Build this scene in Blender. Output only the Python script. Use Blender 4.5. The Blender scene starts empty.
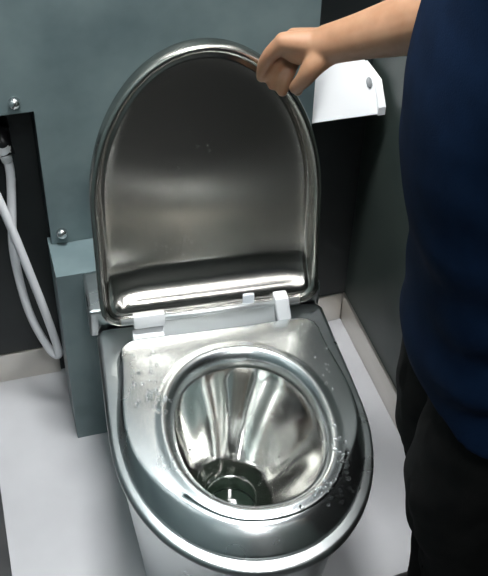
import bpy, bmesh, math, random
from mathutils import Vector, Matrix
from mathutils.bvhtree import BVHTree
random.seed(7)
S = bpy.context.scene
COL = S.collection
PI = math.pi

# ---------------------------------------------------------------- materials
def mat(name, base, rough=0.5, metal=0.0, **kw):
    m = bpy.data.materials.new(name); m.use_nodes = True
    b = m.node_tree.nodes['Principled BSDF']
    b.inputs['Base Color'].default_value = (*base, 1)
    b.inputs['Roughness'].default_value = rough
    b.inputs['Metallic'].default_value = metal
    for k, v in kw.items():
        b.inputs[k].default_value = v
    return m

def N(m, t):
    return m.node_tree.nodes.new(t)

def L(m, a, b):
    m.node_tree.links.new(a, b)

def noisy(m, c1, c2, scale=6.0, detail=6.0, stretch=(1, 1, 1), bump=0.0, bscale=None, lo=0.35, hi=0.65):
    """two-tone mottling of the material's own colour, optional bump"""
    b = m.node_tree.nodes['Principled BSDF']
    tc = N(m, 'ShaderNodeTexCoord'); mp = N(m, 'ShaderNodeMapping')
    mp.inputs['Scale'].default_value = stretch
    L(m, tc.outputs['Object'], mp.inputs['Vector'])
    n = N(m, 'ShaderNodeTexNoise'); n.inputs['Scale'].default_value = scale; n.inputs['Detail'].default_value = detail
    L(m, mp.outputs['Vector'], n.inputs['Vector'])
    r = N(m, 'ShaderNodeValToRGB')
    r.color_ramp.elements[0].position = lo; r.color_ramp.elements[0].color = (*c1, 1)
    r.color_ramp.elements[1].position = hi; r.color_ramp.elements[1].color = (*c2, 1)
    L(m, n.outputs['Fac'], r.inputs['Fac']); L(m, r.outputs['Color'], b.inputs['Base Color'])
    if bump:
        n2 = N(m, 'ShaderNodeTexNoise'); n2.inputs['Scale'].default_value = bscale or scale * 8; n2.inputs['Detail'].default_value = 4
        L(m, mp.outputs['Vector'], n2.inputs['Vector'])
        bp = N(m, 'ShaderNodeBump'); bp.inputs['Strength'].default_value = bump; bp.inputs['Distance'].default_value = 0.002
        L(m, n2.outputs['Fac'], bp.inputs['Height']); L(m, bp.outputs['Normal'], b.inputs['Normal'])
    return m

def steel(name, base, r0, r1, scale=14, stretch=(1, 1, 1), bump=0.0, bscale=20):
    m = mat(name, base, r0, 1.0)
    b = m.node_tree.nodes['Principled BSDF']
    tc = N(m, 'ShaderNodeTexCoord'); mp = N(m, 'ShaderNodeMapping'); mp.inputs['Scale'].default_value = stretch
    L(m, tc.outputs['Object'], mp.inputs['Vector'])
    n = N(m, 'ShaderNodeTexNoise'); n.inputs['Scale'].default_value = scale; n.inputs['Detail'].default_value = 6
    L(m, mp.outputs['Vector'], n.inputs['Vector'])
    mr = N(m, 'ShaderNodeMapRange'); mr.inputs['From Min'].default_value = .3; mr.inputs['From Max'].default_value = .7
    mr.inputs['To Min'].default_value = r0; mr.inputs['To Max'].default_value = r1
    L(m, n.outputs['Fac'], mr.inputs['Value']); L(m, mr.outputs['Result'], b.inputs['Roughness'])
    if bump:
        n2 = N(m, 'ShaderNodeTexNoise'); n2.inputs['Scale'].default_value = bscale; n2.inputs['Detail'].default_value = 2
        L(m, mp.outputs['Vector'], n2.inputs['Vector'])
        bp = N(m, 'ShaderNodeBump'); bp.inputs['Strength'].default_value = bump; bp.inputs['Distance'].default_value = 0.004
        L(m, n2.outputs['Fac'], bp.inputs['Height']); L(m, bp.outputs['Normal'], b.inputs['Normal'])
    return m

M = {}
M['laminate'] = noisy(mat('grey_green_laminate', (.12, .155, .155), .42), (.118, .164, .173), (.200, .260, .264), 7, 8, bump=.05)
M['wall_dark'] = noisy(mat('dark_green_grey_laminate', (.03, .04, .036), .45), (.042, .058, .052), (.062, .080, .070), 6, 8)
M['wall_black'] = noisy(mat('charcoal_laminate', (.016, .02, .019), .5), (.013, .017, .018), (.020, .026, .026), 6, 6)
M['floor'] = noisy(mat('pale_grey_floor', (.6, .6, .61), .38), (.50, .50, .515), (.57, .57, .585), 5, 8, bump=.03)
M['floor_dark'] = noisy(mat('dark_rubber_floor', (.03, .03, .03), .7), (.025, .026, .027), (.038, .039, .040), 12, 6)
M['ceiling'] = noisy(mat('ceiling_white', (.7, .7, .7), .8), (.68, .69, .69), (.74, .75, .75), 3, 3)
M['skirting'] = steel('satin_metal_skirting', (.70, .67, .62), .34, .46, 8, (1, 1, 6))
M['steel'] = steel('worn_steel', (.66, .69, .69), .26, .33, 9, bump=.02, bscale=10)
M['steel_seat'] = steel('seat_steel', (.66, .69, .69), .23, .28, 9, bump=.03, bscale=10)
M['steel_bowl'] = steel('bowl_steel', (.74, .74, .72), .07, .12, 8, bump=.04, bscale=6)
M['steel_lid'] = steel('lid_steel', (.56, .535, .49), .20, .26, 5)
tg = N(M['steel_lid'], 'ShaderNodeTangent'); tg.direction_type = 'UV_MAP'; tg.uv_map = 'brush'
L(M['steel_lid'], tg.outputs['Tangent'], M['steel_lid'].node_tree.nodes['Principled BSDF'].inputs['Tangent'])
M['steel_lid'].node_tree.nodes['Principled BSDF'].inputs['Anisotropic'].default_value = .88
M['hinge'] = steel('hinge_steel', (.88, .89, .89), .42, .52, 20)
M['plastic'] = mat('white_plastic', (.90, .91, .92), .35)
M['plastic_grey'] = mat('grey_plastic', (.25, .26, .27), .4)
M['bumper'] = mat('pale_rubber', (.62, .66, .70), .5)
M['hose'] = mat('white_hose', (.92, .92, .94), .3)
M['black'] = mat('black_plastic', (.008, .008, .009), .4)
M['screw'] = mat('dome_screw_metal', (.8, .8, .8), .22, 1.0)
M['water'] = mat('murky_water', (.012, .020, .014), .06)
M['drop'] = mat('water_drop', (1, 1, 1), .02, 0, **{'Transmission Weight': 1.0, 'IOR': 1.33})
M['skin'] = noisy(mat('skin', (.50, .28, .19), .5, 0, **{'Subsurface Weight': .08}), (.35, .18, .10), (.42, .232, .136), 30, 3)
M['nail'] = mat('fingernail', (.42, .20, .22), .3)
M['shirt'] = noisy(mat('navy_cotton', (.008, .016, .042), .95, 0, **{'Specular IOR Level': .08}), (.0026, .0092, .027), (.0040, .0130, .037), 25, 4, bump=.15, bscale=500)
M['trousers'] = noisy(mat('black_cotton', (.010, .010, .010), .95, 0, **{'Specular IOR Level': .12}), (.006, .0065, .0065), (.010, .0098, .0095), 30, 4, bump=.15, bscale=450)
M['hair'] = mat('black_hair', (.008, .007, .006), .5)
M['eye'] = mat('eye_white', (.7, .7, .68), .2)
M['shoe'] = mat('shoe_black', (.012, .012, .012), .45)
M['sole'] = mat('shoe_sole', (.25, .25, .24), .7)
M['frame'] = mat('lamp_frame', (.6, .6, .6), .5)
for k_, e_ in (('glow', 96.0), ('glow_fill', 42.0)):
    M[k_] = mat('lamp_diffuser', (.9, .9, .9), .5, 0, **{'Emission Strength': e_})
    M[k_].node_tree.nodes['Principled BSDF'].inputs['Emission Color'].default_value = (.975, .99, 1.0, 1)

# ---------------------------------------------------------------- helpers
def link(name, me, m, parent=None, smooth=True, loc=None):
    o = bpy.data.objects.new(name, me); COL.objects.link(o)
    if m is not None:
        me.materials.clear(); me.materials.append(m)
    if smooth:
        me.polygons.foreach_set('use_smooth', [True] * len(me.polygons))
    if parent: o.parent = parent
    if loc: o.location = loc
    return o

def obj(name, bm, m, parent=None, smooth=True, angle=None, loc=None):
    bmesh.ops.recalc_face_normals(bm, faces=bm.faces[:])
    me = bpy.data.meshes.new(name); bm.to_mesh(me); bm.free()
    o = link(name, me, m, parent, smooth, loc)
    if angle:
        me.set_sharp_from_angle(angle=math.radians(angle))
    return o

def tag(o, label, cat, group=None, kind=None):
    o['label'] = label; o['category'] = cat
    if group: o['group'] = group
    if kind: o['kind'] = kind
    return o

def empty(name, loc=(0, 0, 0), rz=0):
    o = bpy.data.objects.new(name, None); COL.objects.link(o)
    o.location = loc; o.rotation_euler = (0, 0, rz); o.empty_display_size = .1
    return o

def struct(o):
    o['kind'] = 'structure'; return o

def box(bm, a, b, bev=0.0, seg=2):
    ret = bmesh.ops.create_cube(bm, size=1)
    c = [(a[i] + b[i]) / 2 for i in range(3)]; s = [abs(b[i] - a[i]) for i in range(3)]
    for v in ret['verts']:
        v.co = Vector((c[0] + v.co.x * s[0], c[1] + v.co.y * s[1], c[2] + v.co.z * s[2]))
    if bev:
        es = list({e for v in ret['verts'] for e in v.link_edges})
        bmesh.ops.bevel(bm, geom=es, offset=bev, segments=seg, profile=.6, affect='EDGES')
    return bm

def boxo(name, a, b, m, parent=None, bev=0.0):
    return obj(name, box(bmesh.new(), a, b, bev), m, parent, smooth=bool(bev), angle=40 if bev else None)

def loft(bm, rings, cap0=None, cap1=None):
    """rings: lists of points of equal count; caps: None | 'fan' | point"""
    vr = [[bm.verts.new(p) for p in r] for r in rings]
    n = len(vr[0])
    for a, b in zip(vr, vr[1:]):
        for i in range(n):
            bm.faces.new((a[i], a[(i + 1) % n], b[(i + 1) % n], b[i]))
    for r, c in ((vr[0], cap0), (vr[-1], cap1)):
        if c is None: continue
        if isinstance(c, str):
            c = sum((v.co for v in r), Vector()) / n
        cv = bm.verts.new(c)
        for i in range(n):
            bm.faces.new((r[i], r[(i + 1) % n], cv))
    return bm

def spline(pts, per=8):
    """Catmull-Rom through points of any dimension"""
    P = [pts[0]] + list(pts) + [pts[-1]]; out = []
    for i in range(1, len(P) - 2):
        for k in range(per):
            t = k / per
            out.append(tuple(.5 * (2 * P[i][d] + (P[i + 1][d] - P[i - 1][d]) * t
                       + (2 * P[i - 1][d] - 5 * P[i][d] + 4 * P[i + 1][d] - P[i + 2][d]) * t * t
                       + (3 * P[i][d] - P[i - 1][d] - 3 * P[i + 1][d] + P[i + 2][d]) * t ** 3) for d in range(len(pts[0]))))
    out.append(tuple(pts[-1])); return out

def tube(bm, pts, n=14, per=6, flat=1.0, side=None, round_ends=True):
    """pts: (x,y,z,r) smoothed; flat squashes the section along the normal to `side`"""
    q = spline(pts, per); P = [Vector(p[:3]) for p in q]; Rr = [p[3] for p in q]
    T = [(P[min(i + 1, len(P) - 1)] - P[max(i - 1, 0)]).normalized() for i in range(len(P))]
    u = Vector(side) if side else T[0].orthogonal()
    rings = []
    def ring(p, t, r):
        nonlocal u
        u = (u - t * u.dot(t)).normalized(); w = t.cross(u)
        return [p + (u * math.cos(a) + w * flat * math.sin(a)) * r for a in (2 * PI * k / n for k in range(n))]
    if round_ends:
        for a in (75, 50, 25):
            rings.append(ring(P[0] - T[0] * Rr[0] * math.sin(math.radians(a)) * flat, T[0], Rr[0] * math.cos(math.radians(a))))
    for p, t, r in zip(P, T, Rr): rings.append(ring(p, t, r))
    if round_ends:
        for a in (25, 50, 75):
            rings.append(ring(P[-1] + T[-1] * Rr[-1] * math.sin(math.radians(a)) * flat, T[-1], Rr[-1] * math.cos(math.radians(a))))
    return loft(bm, rings, 'fan', 'fan')

def ellipsoid(bm, c, r, rot=None, n=20):
    ret = bmesh.ops.create_uvsphere(bm, u_segments=n, v_segments=n // 2 + 2, radius=1)
    mt = rot or Matrix.Identity(3)
    for v in ret['verts']:
        v.co = Vector(c) + mt @ Vector((v.co.x * r[0], v.co.y * r[1], v.co.z * r[2]))
    return bm

def cyl(bm, c0, c1, r0, r1=None, n=24):
    r1 = r0 if r1 is None else r1
    a, b = Vector(c0), Vector(c1); t = (b - a).normalized(); u = t.orthogonal().normalized(); w = t.cross(u)
    cs = [(math.cos(2 * PI * k / n), math.sin(2 * PI * k / n)) for k in range(n)]
    return loft(bm, [[p + (u * x + w * y) * r for x, y in cs] for p, r in ((a, r0), (b, r1))], 'fan', 'fan')

def voxel(bm, size, smooth=4, fac=.5):
    """fuse overlapping closed shells into ONE continuous surface"""
    bmesh.ops.recalc_face_normals(bm, faces=bm.faces[:])
    me = bpy.data.meshes.new('t'); bm.to_mesh(me); bm.free()
    o = bpy.data.objects.new('t', me); COL.objects.link(o)
    r = o.modifiers.new('r', 'REMESH'); r.mode = 'VOXEL'; r.voxel_size = size
    s = o.modifiers.new('s', 'SMOOTH'); s.iterations = smooth; s.factor = fac
    dg = bpy.context.evaluated_depsgraph_get()
    out = bpy.data.meshes.new_from_object(o.evaluated_get(dg))
    bpy.data.objects.remove(o); bpy.data.meshes.remove(me)
    return out

# ---------------------------------------------------------------- the room
XR, XL, YB, YF, ZC = .69, -.50, 1.485, -1.30, 2.45
T = .06
struct(boxo('floor', (-.087, .60, -.06), (XR + T, YB + T, 0), M['floor']))
struct(boxo('floor_left', (XL - T, .60, -.06), (-.088, YB + T, .002), M['floor_dark']))
struct(boxo('floor_front_unseen', (XL - T, YF - T, -.06), (XR + T, .599, .002), M['floor_dark']))  # unseen front floor, made dark to keep the lid's reflection dark
struct(boxo('ceiling', (XL - T, YF - T, ZC), (XR + T, YB + T, ZC + .06), M['ceiling']))
struct(boxo('wall_back', (XL - T, YB, 0), (XR + T, YB + T, ZC), M['wall_black']))
struct(boxo('wall_right', (XR, YF, 0), (XR + T, YB, ZC), M['wall_dark']))
struct(boxo('wall_left', (XL - T, YF, 0), (XL, YB, ZC), M['laminate']))
struct(boxo('wall_front', (XL - T, YF - T, 0), (XR + T, YF, ZC), M['wall_black']))
struct(boxo('baseboard_back', (XL, YB - .006, 0), (.066, YB, .074), M['skirting'], bev=.002))
struct(boxo('baseboard_corner', (.50, YB - .006, 0), (XR - .007, YB, .074), M['skirting'], bev=.002))
struct(boxo('baseboard_right', (XR - .006, YF, 0), (XR, YB, .074), M['skirting'], bev=.002))

# boxed-in pipe ledge behind the toilet
LX0, LX1, LY, LZ = .066, .50, 1.293, .42
bm = bmesh.new()
fp = [(.071, LY), (LX1, LY), (LX1, 1.478), (.095, 1.478), (.095, 1.402), (.071, 1.402)]
fv = [[bm.verts.new((x, y, z)) for x, y in fp] for z in (0, LZ)]
bm.faces.new(fv[0]); bm.faces.new(fv[1])
for k in range(6): bm.faces.new((fv[0][k], fv[0][(k + 1) % 6], fv[1][(k + 1) % 6], fv[1][k]))
tag(obj('pipe_ledge', bm, M['laminate'], smooth=False),
    'low grey boxed-in ledge on the floor behind the steel toilet', 'ledge')

# grey service panel, proud of the dark wall, with a notch at the lower left
pr = empty('wall_panel', (.3, 1.38, LZ))
tag(pr, 'large mottled grey-green laminate panel with dome screws behind the open lid', 'panel')
bm = bmesh.new()
out = [(.077, LZ + .001), (.541, LZ + .001), (.541, 2.44), (XL + .002, 2.44), (XL + .002, .690), (.077, .690)]
f = [bm.verts.new((x, 1.38, z)) for x, z in out]; b_ = [bm.verts.new((x, 1.40, z)) for x, z in out]
bm.faces.new(f); bm.faces.new(b_[::-1])
for i in range(6):
    j = (i + 1) % 6; bm.faces.new((f[i], b_[i], b_[j], f[j]))
bmesh.ops.translate(bm, verts=bm.verts[:], vec=(-.3, -1.38, -LZ))
obj('board', bm, M['laminate'], pr, smooth=False)
# spacer battens that carry the panel off the wall (a return closes the notch side)
boxo('side_return', (.077 - .3, .020, .001), (.097 - .3, .104, .27), M['wall_black'], pr)
boxo('side_return', (.521 - .3, .020, .001), (.541 - .3, .104, 2.02), M['wall_black'], pr)
def screw(x, z):
    bm = bmesh.new(); prof = [(0.0098, 0), (.0098, .004), (.0086, .0075), (.0052, .0105), (.001, .0118)]
    loft(bm, [[Vector((x - .3 + r * math.cos(2 * PI * k / 20), -d, z - LZ + r * math.sin(2 * PI * k / 20))) for k in range(20)] for r, d in prof], 'fan', 'fan')
    obj('dome_screw', bm, M['screw'], pr)
for x, z in ((.049, .710), (.096, .443), (-.25, .710), (.51, 1.2), (-.25, 1.2)): screw(x, z)

# ---------------------------------------------------------------- bidet sprayer hose
hb = empty('bidet_sprayer', (.022, YB, .60))
tag(hb, 'white bidet hose looping from a tap connector in the dark recess left of the toilet', 'bidet hose')
def loc_(p): return (p[0] - .022, p[1] - YB, p[2] - .60) + tuple(p[3:])
bm = bmesh.new()
tube(bm, [loc_(p + (.0078,)) for p in [(.026, 1.425, .578), (.027, 1.425, .545), (.020, 1.42, .48), (.011, 1.41, .40), (.014, 1.40, .31), (.024, 1.395, .235),
      (.043, 1.39, .168), (.054, 1.385, .148), (.0615, 1.38, .152), (.060, 1.38, .178), (.048, 1.38, .265), (.030, 1.385, .37), (.012, 1.39, .47), (-.006, 1.395, .55), (-.03, 1.40, .62), (-.06, 1.41, .66), (-.085, 1.415, .64)]], n=14, per=8)
obj('hose', bm, M['hose'], hb)
bm = bmesh.new()
cyl(bm, loc_((.0225, 1.425, .602)), loc_((.0255, 1.425, .575)), .012, .009)
cyl(bm, loc_((.012, 1.425, .593)), loc_((.033, 1.425, .598)), .010, .008)
obj('connector', bm, M['plastic'], hb)
bm = bmesh.new()
cyl(bm, loc_((.018, YB, .613)), loc_((.020, 1.44, .612)), .020, .018)
cyl(bm, loc_((.020, 1.45, .625)), loc_((.026, 1.425, .585)), .013, .014)
obj('tap_valve', bm, M['black'], hb)
bm = bmesh.new()
tube(bm, [loc_(p) for p in [(-.085, 1.415, .64, .010), (-.087, 1.415, .60, .012), (-.088, 1.41, .56, .012), (-.088, 1.395, .53, .016), (-.088, 1.38, .522, .018)]])
obj('spray_head', bm, M['hose'], hb)
boxo('holder', loc_((-.105, 1.43, .575)), loc_((-.071, YB, .60)), M['black'], hb, bev=.003)

# ---------------------------------------------------------------- paper dispenser
dp = empty('paper_dispenser', (.61, YB, .65))
tag(dp, 'white plastic paper dispenser with cut-off top corners on the wall beneath the forearm', 'dispenser')
def hexa(x0, x1, z0, ch_l, ch_r, zt, y):
    return [(x0, y, z0), (x1, y, z0), (x1, y, zt - ch_r), (x1 - ch_r * .72, y, zt), (x0 + ch_l * .8, y, zt), (x0, y, zt - ch_l)]
O_ = Vector((.61, YB, .65))
def slope_y(z): return 1.388 + .062 * max(0, (z - .604)) / .074           # the front leans back towards the top
def hexpts(ins): return [(x, z) for x, _y, z in hexa(.533 + ins, .676 - ins, .587 + ins, .048 - ins * .5, .040 - ins * .5, .678 - ins, 0)]
bm = bmesh.new(); rings = [[Vector((x, 1.484, z)) - O_ for x, z in hexpts(0)]]
for ins, dy in ((0, .004), (.001, .001), (.003, 0)):
    rings.append([Vector((x, slope_y(z) + dy, z)) - O_ for x, z in hexpts(ins)])
loft(bm, rings, 'fan', 'fan')
obj('cover', bm, M['plastic'], dp, angle=25)
def cap(x0, x1, zb, zt):
    bm = bmesh.new()
    a = [Vector((x0, slope_y(z) - .003 if y is None else y, z)) - O_ for y, z in ((None, zb), (None, .604), (None, zt), (1.484, zt), (1.484, zb))]
    loft(bm, [a, [p + Vector((x1 - x0, 0, 0)) for p in a]], 'fan', 'fan')
    obj('end_cap', bm, M['plastic'], dp, smooth=False)
cap(.6655, .679, .588, .641); cap(.529, .537, .589, .632)
bm = bmesh.new(); ellipsoid(bm, Vector((.656, slope_y(.638) - .0005, .638)) - O_, (.0055, .003, .0095), Matrix.Rotation(math.radians(-40), 3, 'X'))
obj('lock_slot', bm, M['plastic_grey'], dp)

# ---------------------------------------------------------------- toilet
tr = empty('toilet', (.304, 1.14, 0), math.radians(-4))
tag(tr, 'stainless steel toilet with raised lid, wet seat and conical bowl', 'toilet')
NA = 144
ANG = [2 * PI * k / NA for k in range(NA)]
def dpoly(a, tip, vs, vb, rc, ex=2.0, a_back=None):
    """D outline in (u, v): straight sides, superelliptic front, rounded back corners"""
    ab = a if a_back is None else a_back
    pts = []
    for k in range(81):
        t = PI * k / 80
        c, s = math.cos(t), math.sin(t)
        pts.append((a * math.copysign(abs(c) ** (2 / ex), c), vs + (tip - vs) * abs(s) ** (2 / ex)))
    for k in range(1, 12):
        f_ = k / 12
        e = f_ * f_ * (3 - 2 * f_)
        pts.append((-(a + (ab - a) * e), vs + (vb + rc - vs) * f_))
    for k in range(13):
        t = PI / 2 * k / 12
        pts.append((-(ab - rc) - rc * math.cos(t), vb + rc - rc * math.sin(t)))
    for k in range(1, 8):
        f_ = k / 8
        pts.append((-(ab - rc) + 2 * (ab - rc) * f_, vb))
    for k in range(13):
        t = PI / 2 * k / 12
        pts.append((ab - rc + rc * math.sin(t), vb + rc - rc * math.cos(t)))
    for k in range(1, 12):
        f_ = 1 - k / 12
        e = f_ * f_ * (3 - 2 * f_)
        pts.append((a + (ab - a) * e, vs + (vb + rc - vs) * f_))
    return pts
def epoly(a, b, v0, u0=0, ex=2.2):
    return [(u0 + a * math.copysign(abs(math.cos(t)) ** (2 / ex), math.cos(t)), v0 + b * math.copysign(abs(math.sin(t)) ** (2 / ex), math.sin(t))) for t in ANG]
def ang(poly, c=(0, .25)):
    """resample a star-shaped outline at fixed angles about c"""
    q = sorted((math.atan2(v - c[1], u - c[0]) % (2 * PI), math.hypot(u - c[0], v - c[1])) for u, v in poly)
    q = [(q[-1][0] - 2 * PI, q[-1][1])] + q + [(q[0][0] + 2 * PI, q[0][1])]
    out = []; j = 0
    for t in ANG:
        while q[j + 1][0] < t: j += 1
        d = q[j + 1][0] - q[j][0]; w = 0 if d < 1e-9 else (t - q[j][0]) / d
        r = q[j][1] * (1 - w) + q[j + 1][1] * w
        out.append((c[0] + r * math.cos(t), c[1] + r * math.sin(t)))
    return out
def ring(c, z): return [Vector((u, -v, z)) for u, v in c]
def mix(a, b, s): return [(p[0] + (q[0] - p[0]) * s, p[1] + (q[1] - p[1]) * s) for p, q in zip(a, b)]

OPEN = ang(epoly(.106, .137, .236, .006))
SEAT = ang(dpoly(.181, .442, .20, .026, .032, 2.05, .166))
RIM = ang(dpoly(.194, .462, .20, -.034, .012, 2.05, .190))

# outer shell: rolled rim, tapering body
bm = bmesh.new()
rings = []
INS = ang(epoly(.118, .149, .236, .006))
for s, z in ((0.05, .3885), (.6, .3885), (.92, .3885), (.965, .3875), (.99, .384), (1.0, .379), (.992, .374), (.965, .3715), (.94, .3700)):
    rings.append(ring(mix(INS, RIM, s), z))
obj('rim', loft(bm, rings), M['steel'], tr)
bm = bmesh.new(); rings = []
for z, a, tip, vs in ((.372, .186, .434, .19), (.345, .184, .428, .19), (.25, .178, .405, .18), (.12, .166, .375, .17), (.02, .157, .352, .16), (.0, .156, .350, .16)):
    rings.append([Vector((p.x, min(p.y, (.1525 + .06976 * p.x) / .9976), p.z)) for p in ring(ang(dpoly(a, tip, vs, -.166, .012, 2.05), (0, .15)), z)])
obj('pedestal', loft(bm, rings), M['steel'], tr)
bm = box(bmesh.new(), (-.199, .040, .365), (.190, .151, .421), .006, 3)
for v in bm.verts:
    if v.co.y > .13: v.co.y += .06976 * v.co.x + .0015
obj('rear_deck', bm, M['steel'], tr, angle=40)

# bowl: polished cone running down to a round outlet
bm = bmesh.new(); rings = []
DC = (-.004, .178); DR = .042
for z, s in ((.3885, 1.0), (.380, .99), (.36, .90), (.33, .76), (.29, .57), (.25, .38), (.22, .24), (.195, .12), (.178, .03), (.172, 0.0)):
    circ = [(DC[0] + DR * math.cos(t), DC[1] + DR * math.sin(t)) for t in ANG]
    k_ = 4 * s * (1 - s)
    mx = mix(circ, INS, s)
    mx = [(DC[0] + (u - DC[0]) * (1 + .022 * k_ * math.cos(5 * t + .9)), DC[1] + (v - DC[1]) * (1 + .022 * k_ * math.cos(5 * t + .9))) for (u, v), t in zip(mx, ANG)]
    rings.append(ring(mx, z))
obj('bowl', loft(bm, rings), M['steel_bowl'], tr)
bm = bmesh.new()
cr = lambda r, z: [Vector((DC[0] + r * math.cos(t), -(DC[1] + r * math.sin(t)), z)) for t in ANG]
loft(bm, [cr(DR, .172), cr(DR - .0015, .170), cr(DR - .002, .166), cr(DR - .002, .09)])
obj('outlet', bm, M['steel_bowl'], tr)
bm = bmesh.new(); loft(bm, [cr(DR - .003, .138), cr(.02, .138)], None, 'fan')
obj('water', bm, M['water'], tr)['label'] = 'dark water in the outlet'

# seat
bm = bmesh.new()
LIP = [(.004, .390), (0, .397), (-.001, .406), (.001, .4135), (.006, .4215), (.012, .4256), (.0165, .4266), (.0205, .4259), (.0245, .4246), (.0285, .4237), (.032, .4235)]
SLO = [(-.25, .4233), (.0, .4230), (.10, .4222), (.25, .4192), (.5, .412), (.75, .4035), (.93, .3965), (1.0, .3935), (.995, .3905)]
def seat_ring(kind, d, z):
    out = []
    for p, q in zip(OPEN, SEAT):
        wd = math.dist(p, q); v_ = max(0, min(1, (q[1] - .24) / .17)); ow = .012 + .022 * v_ * v_ * (3 - 2 * v_)
        dist = d if kind == 'lip' else wd - ow + ow * d
        k = dist / wd
        out.append(Vector((p[0] + (q[0] - p[0]) * k, -(p[1] + (q[1] - p[1]) * k), z)))
    return out
rings = [seat_ring('lip', d, z) for d, z in LIP] + [seat_ring('slope', d, z) for d, z in SLO] + [seat_ring('lip', .004, .390)]
seat = obj('seat', loft(bm, rings), M['steel_seat'], tr)

# lid: shallow pressed tray with a rolled lip, tipped a little back
lid = empty('lid', (-.003, .032, .420)); lid.parent = tr
lid.rotation_euler = (math.radians(-7.6), 0, 0)
def lring(d, depth, k=1):
    d *= .66
    p = ang(dpoly(.176 - d, .450 - d, .195, d, max(.034 - d, .006), 2.0, .177 - d), (0, .2))
    return [Vector((u, -max(depth, k * (depth * .25 + bend(v))), v)) for u, v in p]
def bend(z):                                     # the tray floor curls forward towards the hinge edge
    return 8.0 * max(0, .090 - max(z, .028)) ** 2 + .035 * max(0, z - .10)
def lin(s, depth, k=1):
    return [Vector((v.x * s, -depth - k * bend(.2 + (v.z - .2) * s), .2 + (v.z - .2) * s)) for v in lring(.028, 0)]
bm = bmesh.new()
loft(bm, [lin(.05 + .047 * i, -.001 + .006 * (i / 20) ** 3) for i in range(20)] + [lin(.97, .0052), lin(.99, .006), lring(.0255, .0075), lring(.0225, .011), lring(.0205, .017), lring(.0190, .024), lring(.0170, .0285),
          lring(.0135, .0315), lring(.0090, .032), lring(.0045, .031), lring(.001, .028), lring(-.0005, .023), lring(0, .014, 0), lring(.0, .004, 0), lring(.002, -.001, 0), lring(.008, -.005, 0), lring(.02, -.007, 0),
          lin(.7, -.010, 0), lin(.3, -.011, 0)], 'fan', 'fan')
lt = obj('lid_tray', bm, M['steel_lid'], lid)
uv = lt.data.uv_layers.new(name='brush')                 # u runs across the lid: direction of the brushed grain
for lp in lt.data.loops:
    c_ = lt.data.vertices[lp.vertex_index].co; uv.data[lp.index].uv = (c_.x + .5, c_.z + .5)
bm = box(bmesh.new(), (.050, -.039, -.008), (.069, -.024, .030), .003)
obj('bumper', bm, M['bumper'], lid, angle=40)['label'] = 'pale rubber bumper on the lid edge'
bm = bmesh.new(); box(bm, (-.128, -.046, -.004), (-.078, -.026, .020), .003)
obj('hinge_leaf', bm, M['plastic'], lid, angle=40)['label'] = 'white hinge leaf on the lid edge'

# hinge on the rim in front of the lid
hg = empty('hinge', (0, 0, 0)); hg.parent = tr
bm = box(bmesh.new(), (-.085, -.020, .388), (.100, -.008, .434), .004, 3)
for v in bm.verts: v.co.y += .016 * max(0, (v.co.z - .392) / .042)
obj('hinge_bar', bm, M['hinge'], hg, angle=40)
bm = box(bmesh.new(), (-.134, -.034, .388), (-.084, .000, .410), .003); obj('hinge_block', bm, M['plastic'], hg, angle=40)['label'] = 'white hinge block'
bm = bmesh.new()
box(bm, (.104, -.030, .388), (.127, .004, .452), .004)
for v in bm.verts:
    k = (v.co.z - .388) / .064; v.co.x -= .008 * k; v.co.y += .012 * k
obj('hinge_block', bm, M['plastic'], hg, angle=40)['label'] = 'white hinge block'
bm = bmesh.new(); cyl(bm, (-.150, -.006, .434), (.140, -.006, .434), .0055); obj('hinge_pin', bm, M['hinge'], hg)

# water droplets splashed on the seat (uncountable)
def bvh(o):
    bpy.context.view_layer.update()
    me = o.data; mw = o.matrix_world
    return BVHTree.FromPolygons([mw @ v.co for v in me.vertices], [p.vertices[:] for p in me.polygons])
def drops(name, host, spots, label, direction=Vector((0, 0, -1))):
    t = bvh(host); bm = bmesh.new()
    mw = tr.matrix_world
    for (u, v, su, sv, n, r0, r1) in spots:
        for _ in range(n):
            p = mw @ Vector((random.gauss(u, su), -random.gauss(v, sv), .46))
            hit, nor, _i, _d = t.ray_cast(p, direction)
            if hit is None: continue
            if nor.z < 0: nor = -nor
            r = random.uniform(r0, r1)
            q = Vector((0, 0, 1)).rotation_difference(nor).to_matrix()
            ellipsoid(bm, hit + nor * r * .2, (r * random.uniform(.8, 1.6), r, r * .8), q @ Matrix.Rotation(random.uniform(0, PI), 3, 'Z'), 10)
    o = obj(name, bm, M['drop'])
    tag(o, label, 'water drops', kind='stuff')
drops('water_drops', seat, [(-.122, .150, .012, .03, 46, .0013, .0032), (-.118, .10, .015, .02, 16, .0012, .0028), (.121, .315, .005, .028, 34, .0012, .0032), (.088, .372, .025, .012, 40, .0012, .003),
      (.135, .05, .02, .012, 10, .001, .0026), (.14, .16, .01, .04, 12, .001, .0022)],
      'clear water drops splashed over the flat steel toilet seat')
bowl = [o for o in tr.children if o.name == 'bowl'][0]
drops('water_drops', bowl, [(.060, .16, .025, .03, 34, .001, .0026), (-.055, .175, .02, .03, 26, .001, .0024)],
      'clear water drops clinging to the inside of the conical steel bowl')

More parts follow.
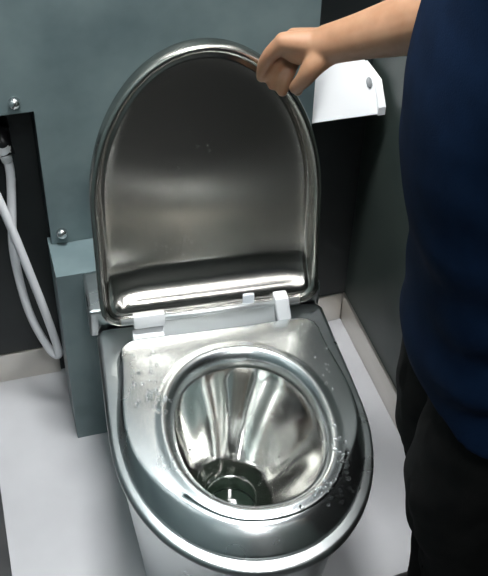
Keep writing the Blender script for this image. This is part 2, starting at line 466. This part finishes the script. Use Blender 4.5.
tray = [o for o in lid.children if o.name == 'lid_tray'][0]
t_ = bvh(tray); bm = bmesh.new()
for _ in range(46):
    p = Vector((random.gauss(.27, .045), .95, random.gauss(.545, .012))) if _ < 36 else Vector((random.gauss(.29, .02), .95, random.gauss(.70, .02)))
    hit, nor, _i, _d = t_.ray_cast(p, Vector((0, 1, 0)))
    if hit is None: continue
    if nor.y > 0: nor = -nor
    r = random.uniform(.0008, .0020)
    ellipsoid(bm, hit + nor * r * .2, (r, r * random.uniform(1, 1.6), r * .7), Vector((0, 0, 1)).rotation_difference(nor).to_matrix(), 10)
tag(obj('water_drops', bm, M['drop']), 'fine clear water drops on the inner face of the raised steel lid', 'water drops', kind='stuff')

# ---------------------------------------------------------------- person
F = Vector((-.95, .30, 0)).normalized(); R_ = Vector((.30, .95, 0)).normalized(); UP = Vector((0, 0, 1))
C = Vector((.529, .738, 0))
pe = empty('person', (C.x, C.y, 0))
tag(pe, 'person in navy t-shirt and dark trousers reaching out to hold the toilet lid', 'person')
def W(r, f, z): return C + R_ * r + F * f + UP * z           # body frame -> world
def w4(r, f, z, rad): return tuple(W(r, f, z)) + (rad,)
def oval(r0, f0, z, a, b, n=40, ex=2.3, fn=None):
    out = []
    for k in range(n):
        t = 2 * PI * k / n; c, s = math.cos(t), math.sin(t)
        x = a * math.copysign(abs(c) ** (2 / ex), c); y = b * math.copysign(abs(s) ** (2 / ex), s)
        g = 1 + (fn(t, z) if fn else 0)
        out.append(W(r0 + x * g, f0 + y * g, z))
    return out
SH_R, EL_R, WR_R = Vector((.578, .895, 1.305)), Vector((.620, .945, 1.030)), Vector((.4535, 1.125, .892))
SH_L = W(-.165, 0, 1.305); EL_L = W(-.215, -.085, 1.04); WR_L = W(-.225, -.10, .80)
bm = bmesh.new()
# torso, neck, head
loft(bm, [oval(0, f, z, a, b) for z, a, b, f in ((.74, .132, .074, 0), (.80, .136, .078, 0), (.92, .134, .080, 0), (1.02, .142, .090, .003), (1.14, .155, .092, 0), (1.24, .160, .085, -.005), (1.30, .145, .070, -.01), (1.345, .09, .055, -.012))], 'fan', 'fan')
tube(bm, [w4(0, -.015, 1.28, .062), w4(0, -.005, 1.36, .054), w4(0, .01, 1.42, .052), w4(0, .02, 1.47, .055)])
HEAD = W(0, .035, 1.525)
hr = Matrix((R_, F, UP)).transposed() @ Matrix.Rotation(math.radians(-22), 3, 'X')
def H(x, y, z): return HEAD + hr @ Vector((x, y, z))
ellipsoid(bm, H(0, -.012, .02), (.074, .092, .092), hr, 28)
ellipsoid(bm, H(0, .018, -.045), (.058, .066, .066), hr, 24)
ellipsoid(bm, H(0, .048, -.088), (.030, .026, .022), hr)                     # chin
tube(bm, [tuple(H(0, .080, .022)) + (.009,), tuple(H(0, .094, -.005)) + (.011,), tuple(H(0, .101, -.022)) + (.013,)], per=4)
ellipsoid(bm, H(.013, .090, -.026), (.009, .010, .008), hr); ellipsoid(bm, H(-.013, .090, -.026), (.009, .010, .008), hr)
ellipsoid(bm, H(0, .083, -.050), (.023, .010, .006), hr); ellipsoid(bm, H(0, .081, -.060), (.020, .010, .007), hr)
for s in (-1, 1):
    ellipsoid(bm, H(s * .075, -.012, -.005), (.010, .019, .031), hr)
    ellipsoid(bm, H(s * .028, .078, .034), (.022, .010, .006), hr)            # brow
# arms
def arm(sh, el, wr, inner):
    tube(bm, [tuple(inner) + (.060,), tuple(sh) + (.056,), tuple(sh.lerp(el, .3)) + (.047,), tuple(sh.lerp(el, .8)) + (.040,), tuple(el) + (.039,),
              tuple(el.lerp(wr, .25)) + (.044,), tuple(el.lerp(wr, .55)) + (.0385,), tuple(el.lerp(wr, .82)) + (.030,), tuple(wr) + (.0265,)], n=20)
arm(SH_R, EL_R, WR_R, W(.09, 0, 1.28)); arm(SH_L, EL_L, WR_L, W(-.09, 0, 1.28))
# legs
FT = {-1: .079, 1: .052}
for s in (-1, 1):
    tube(bm, [w4(s * .070, 0, .80, .070), w4(s * .076, -.008, .66, .060), w4(s * .078, -.018, .46, .048), w4(s * .074, -.035, .34, .052), w4(s * FT[s], -.048, .22, .046), w4(s * FT[s], -.050, .10, .034), w4(s * FT[s], -.050, .06, .036)], n=20)
    tube(bm, [w4(s * FT[s], -.065, .035, .027), w4(s * FT[s] - .006, 0, .038, .033), w4(s * FT[s] - .025, .066, .028, .026)], n=16)
# the hand on the lid: palm, four fingers, thumb
def V4(l): return [tuple(p) for p in l]
fing = [[(.4016, 1.150, .8903, .0125), (.3876, 1.162, .8660, .0112), (.3818, 1.171, .8440, .0100), (.3808, 1.176, .8245, .0082)],
        [(.4232, 1.170, .8834, .0125), (.4063, 1.175, .8510, .0112), (.3964, 1.171, .8315, .0100), (.3948, 1.168, .8150, .0082)],
        [(.4430, 1.182, .8740, .0120), (.4250, 1.176, .8430, .0112), (.4110, 1.162, .8240, .0102), (.4060, 1.158, .8090, .0084)],
        [(.4590, 1.187, .8640, .0110), (.4500, 1.184, .8282, .0098), (.4378, 1.172, .8117, .0088), (.4306, 1.162, .8025, .0072)]]
for k, p in enumerate(fing):
    kp = Vector(p[0][:3]); wp = WR_R.lerp(Vector((.4674, 1.150, .882)), k / 3)
    tube(bm, V4([tuple(wp) + (.0205,), tuple(wp.lerp(kp, .5)) + (.0175,), tuple(kp) + (p[0][3] + .0008,)]), n=14)
    tube(bm, p, n=12)
ellipsoid(bm, Vector((.430, 1.153, .874)), (.030, .026, .020))
tube(bm, [(.4475, 1.118, .8823, .0190), (.4317, 1.114, .8680, .0150), (.4225, 1.120, .8474, .0120), (.4164, 1.134, .8270, .0095)], n=14)
# the other hand, hanging relaxed
dn = (WR_L - EL_L).normalized(); dn = (dn + Vector((0, 0, -.8))).normalized()
for k in range(4):
    off = F * (.024 - .017 * k); kp = WR_L + dn * (.085 - .004 * k) + off * 1.25
    tube(bm, V4([tuple(WR_L + off * .5) + (.0185,), tuple(WR_L.lerp(kp, .55) + off * .2) + (.016,), tuple(kp) + (.0115,)]), n=12)
    ln = (.078, .086, .080, .062)[k]
    tube(bm, V4([tuple(kp) + (.0105,), tuple(kp + dn * ln * .4 + R_ * .006) + (.0095,), tuple(kp + dn * ln * .75 + R_ * .020) + (.0088,), tuple(kp + dn * ln * .92 + R_ * .036) + (.0075,)]), n=12)
tube(bm, V4([tuple(WR_L + dn * .02 + F * .02) + (.016,), tuple(WR_L + dn * .055 + F * .046 + R_ * .01) + (.0125,), tuple(WR_L + dn * .095 + F * .054 + R_ * .02) + (.0095,)]), n=12)
body = voxel(bm, .0030, 5, .5)
body.transform(Matrix.Translation(-C)); link('body', body, M['skin'], pe)
# eyes, hair
for s in (-1, 1):
    bm = ellipsoid(bmesh.new(), H(s * .030, .071, .018) - C, (.0125, .011, .008), hr); ey = obj('eye', bm, M['eye'], pe)
    bm = ellipsoid(bmesh.new(), H(s * .030, .0805, .016) - C, (.0055, .002, .0055), hr); obj('iris', bm, M['hair'], ey)
bm = bmesh.new(); ellipsoid(bm, H(0, -.022, .034) - C, (.082, .096, .092), hr, 32)
for v in bm.verts[:]:
    q = hr.transposed() @ (v.co + C - HEAD)
    if q.y > .035 and q.z < .075 or q.z < -.055: v.co = (HEAD + hr @ Vector((q.x * .82, min(q.y, .05) * .8 - .004, max(q.z, -.055)))) - C
obj('hair', bm, M['hair'], pe)

# clothes
def fold(t, z):
    k = max(0, min(1, (1.06 - z) / .3))
    return .075 * k * math.sin(z * 78 - t * 3.2 + .6) * (.55 + .45 * math.sin(t * 2 + 1.3)) + .018 * math.sin(t * 5 + z * 9) * (.4 + k)
bm = bmesh.new()
prof = [(.692, .169, .097, -.007), (.704, .172, .100, -.007), (.72, .172, .102, -.006), (.80, .170, .103, -.005), (.86, .171, .109, -.002), (.92, .173, .118, .006), (.98, .177, .123, .008), (1.04, .180, .125, .008), (1.10, .181, .121, .006), (1.16, .181, .114, .003), (1.22, .180, .112, 0), (1.27, .172, .100, -.004), (1.31, .148, .085, -.008), (1.345, .105, .068, -.01), (1.36, .075, .058, -.01)]
prof = spline(prof, 8)
rings = [oval(0, f, z, a, b, 120, 2.25, fold) for z, a, b, f in prof]
loft(bm, rings, 'fan', 'fan')
def sleeve(sh, el, inner):
    tube(bm, [tuple(inner) + (.082,), tuple(sh + (inner - sh) * .1) + (.076,), tuple(sh.lerp(el, .25)) + (.068,), tuple(sh.lerp(el, .62)) + (.064,)], n=24, round_ends=False)
sleeve(SH_R, EL_R, W(.09, 0, 1.27)); sleeve(SH_L, EL_L, W(-.09, 0, 1.27))
tee = voxel(bm, .0045, 3, .5)
tee.transform(Matrix.Translation(-C)); link('t_shirt', tee, M['shirt'], pe)
bm = bmesh.new()
loft(bm, [oval(0, f, z, a, b, 40, 2.2) for z, a, b, f in ((.66, .148, .080, -.008), (.70, .150, .081, -.008), (.78, .150, .082, -.006), (.86, .144, .082, 0))], 'fan', 'fan')
for s in (-1, 1):
    pts = [w4(s * .072, -.008, .76, .074), w4(s * .078, -.010, .66, .076), w4(s * .081, .000, .56, .079), w4(s * .082, -.010, .46, .072), w4(s * .076, -.032, .36, .066), w4(s * (FT[s] + .006), -.045, .26, .061), w4(s * FT[s], -.049, .16, .057), w4(s * FT[s], -.050, .07, .053)]
    tube(bm, pts, n=28, round_ends=False)
tro = voxel(bm, .0055, 4, .5)
for v in tro.vertices:
    p = v.co; d = p - C; k = max(0, min(1, (.74 - p.z) / .2))
    ax = R_ * (.08 if d.dot(R_) > 0 else -.08); n_ = Vector((d.x - ax.x, d.y - ax.y, 0))
    if n_.length > 1e-4:
        n_.normalize(); t = math.atan2(n_.y, n_.x)
        v.co = p + n_ * k * (.0035 * math.sin(p.z * 31 + t * 2.2 + d.dot(R_) * 9) + .0018 * math.sin(p.z * 67 - t * 3.4))
tro.transform(Matrix.Translation(-C)); link('trousers', tro, M['trousers'], pe)
for s in (-1, 1):
    bm = bmesh.new()
    tube(bm, [tuple(W(s * FT[s], -.100, .042) - C) + (.036,), tuple(W(s * FT[s] - .006, -.03, .048) - C) + (.042,), tuple(W(s * FT[s] - .018, .02, .040) - C) + (.041,), tuple(W(s * FT[s] - .032, .080, .032) - C) + (.031,)], n=24)
    for v in bm.verts: v.co.z = max(v.co.z, .012)
    sh = obj('shoe', bm, M['shoe'], pe)
    bm = bmesh.new()
    pts = []
    for k in range(40):
        t = 2 * PI * k / 40
        pts.append((s * FT[s] - .012 - .016 * math.sin(t) + .041 * math.cos(t) * (1.0 if math.sin(t) > 0 else .88), -.013 + .124 * math.sin(t)))
    loft(bm, [[W(x, y, z) - C for x, y in pts] for z in (0, .014)], 'fan', 'fan')
    obj('sole', bm, M['sole'], sh, angle=40)

# ---------------------------------------------------------------- ceiling light and added front fill
def lamp(x, y, sx, sy, label, glow='glow'):
    lr = empty('ceiling_light', (x, y, ZC)); tag(lr, label, 'ceiling light', 'ceiling lights')
    bm = bmesh.new()
    for a, b in (((-sx - .03, -sy - .03, -.03), (-sx, sy + .03, 0)), ((sx, -sy - .03, -.03), (sx + .03, sy + .03, 0)), ((-sx, -sy - .03, -.03), (sx, -sy, 0)), ((-sx, sy, -.03), (sx, sy + .03, 0))): box(bm, a, b)
    obj('frame', bm, M['frame'], lr, smooth=False)
    boxo('diffuser', (-sx, -sy, -.02), (sx, sy, -.004), M[glow], lr)
lamp(.27, 1.04, .22, .18, 'square white ceiling light directly above the toilet')
lamp(.10, -.40, .17, .17, 'added square fill light on the unseen ceiling behind the camera', 'glow_fill')  # added fill from behind the camera, brightens shirt and panel

w = bpy.data.worlds.new('World'); S.world = w; w.use_nodes = True
w.node_tree.nodes['Background'].inputs['Color'].default_value = (.02, .02, .02, 1)

# ---------------------------------------------------------------- camera
cam = bpy.data.cameras.new('camera'); co = bpy.data.objects.new('camera', cam); COL.objects.link(co)
cam.sensor_fit = 'HORIZONTAL'; cam.sensor_width = 36; cam.lens = 36 * 1009.23 / 488; cam.clip_start = .02
r, d, fw = Vector((.9610, -.2760, .0230)), Vector((-.1700, -.6510, -.7400)), Vector((.2190, .7070, -.6720))
mtx = Matrix((r, -d, -fw)).transposed().to_4x4(); mtx.translation = Vector((0, 0, 1.55))
co.matrix_world = Matrix.Translation((0, 0, 1.55)) @ mtx.to_3x3().to_quaternion().normalized().to_matrix().to_4x4()
S.camera = co
S.view_settings.view_transform = 'Standard'; S.view_settings.look = 'None'
S.view_settings.gamma = 1; S.view_settings.use_curve_mapping = False
S.view_settings.exposure = 0.15
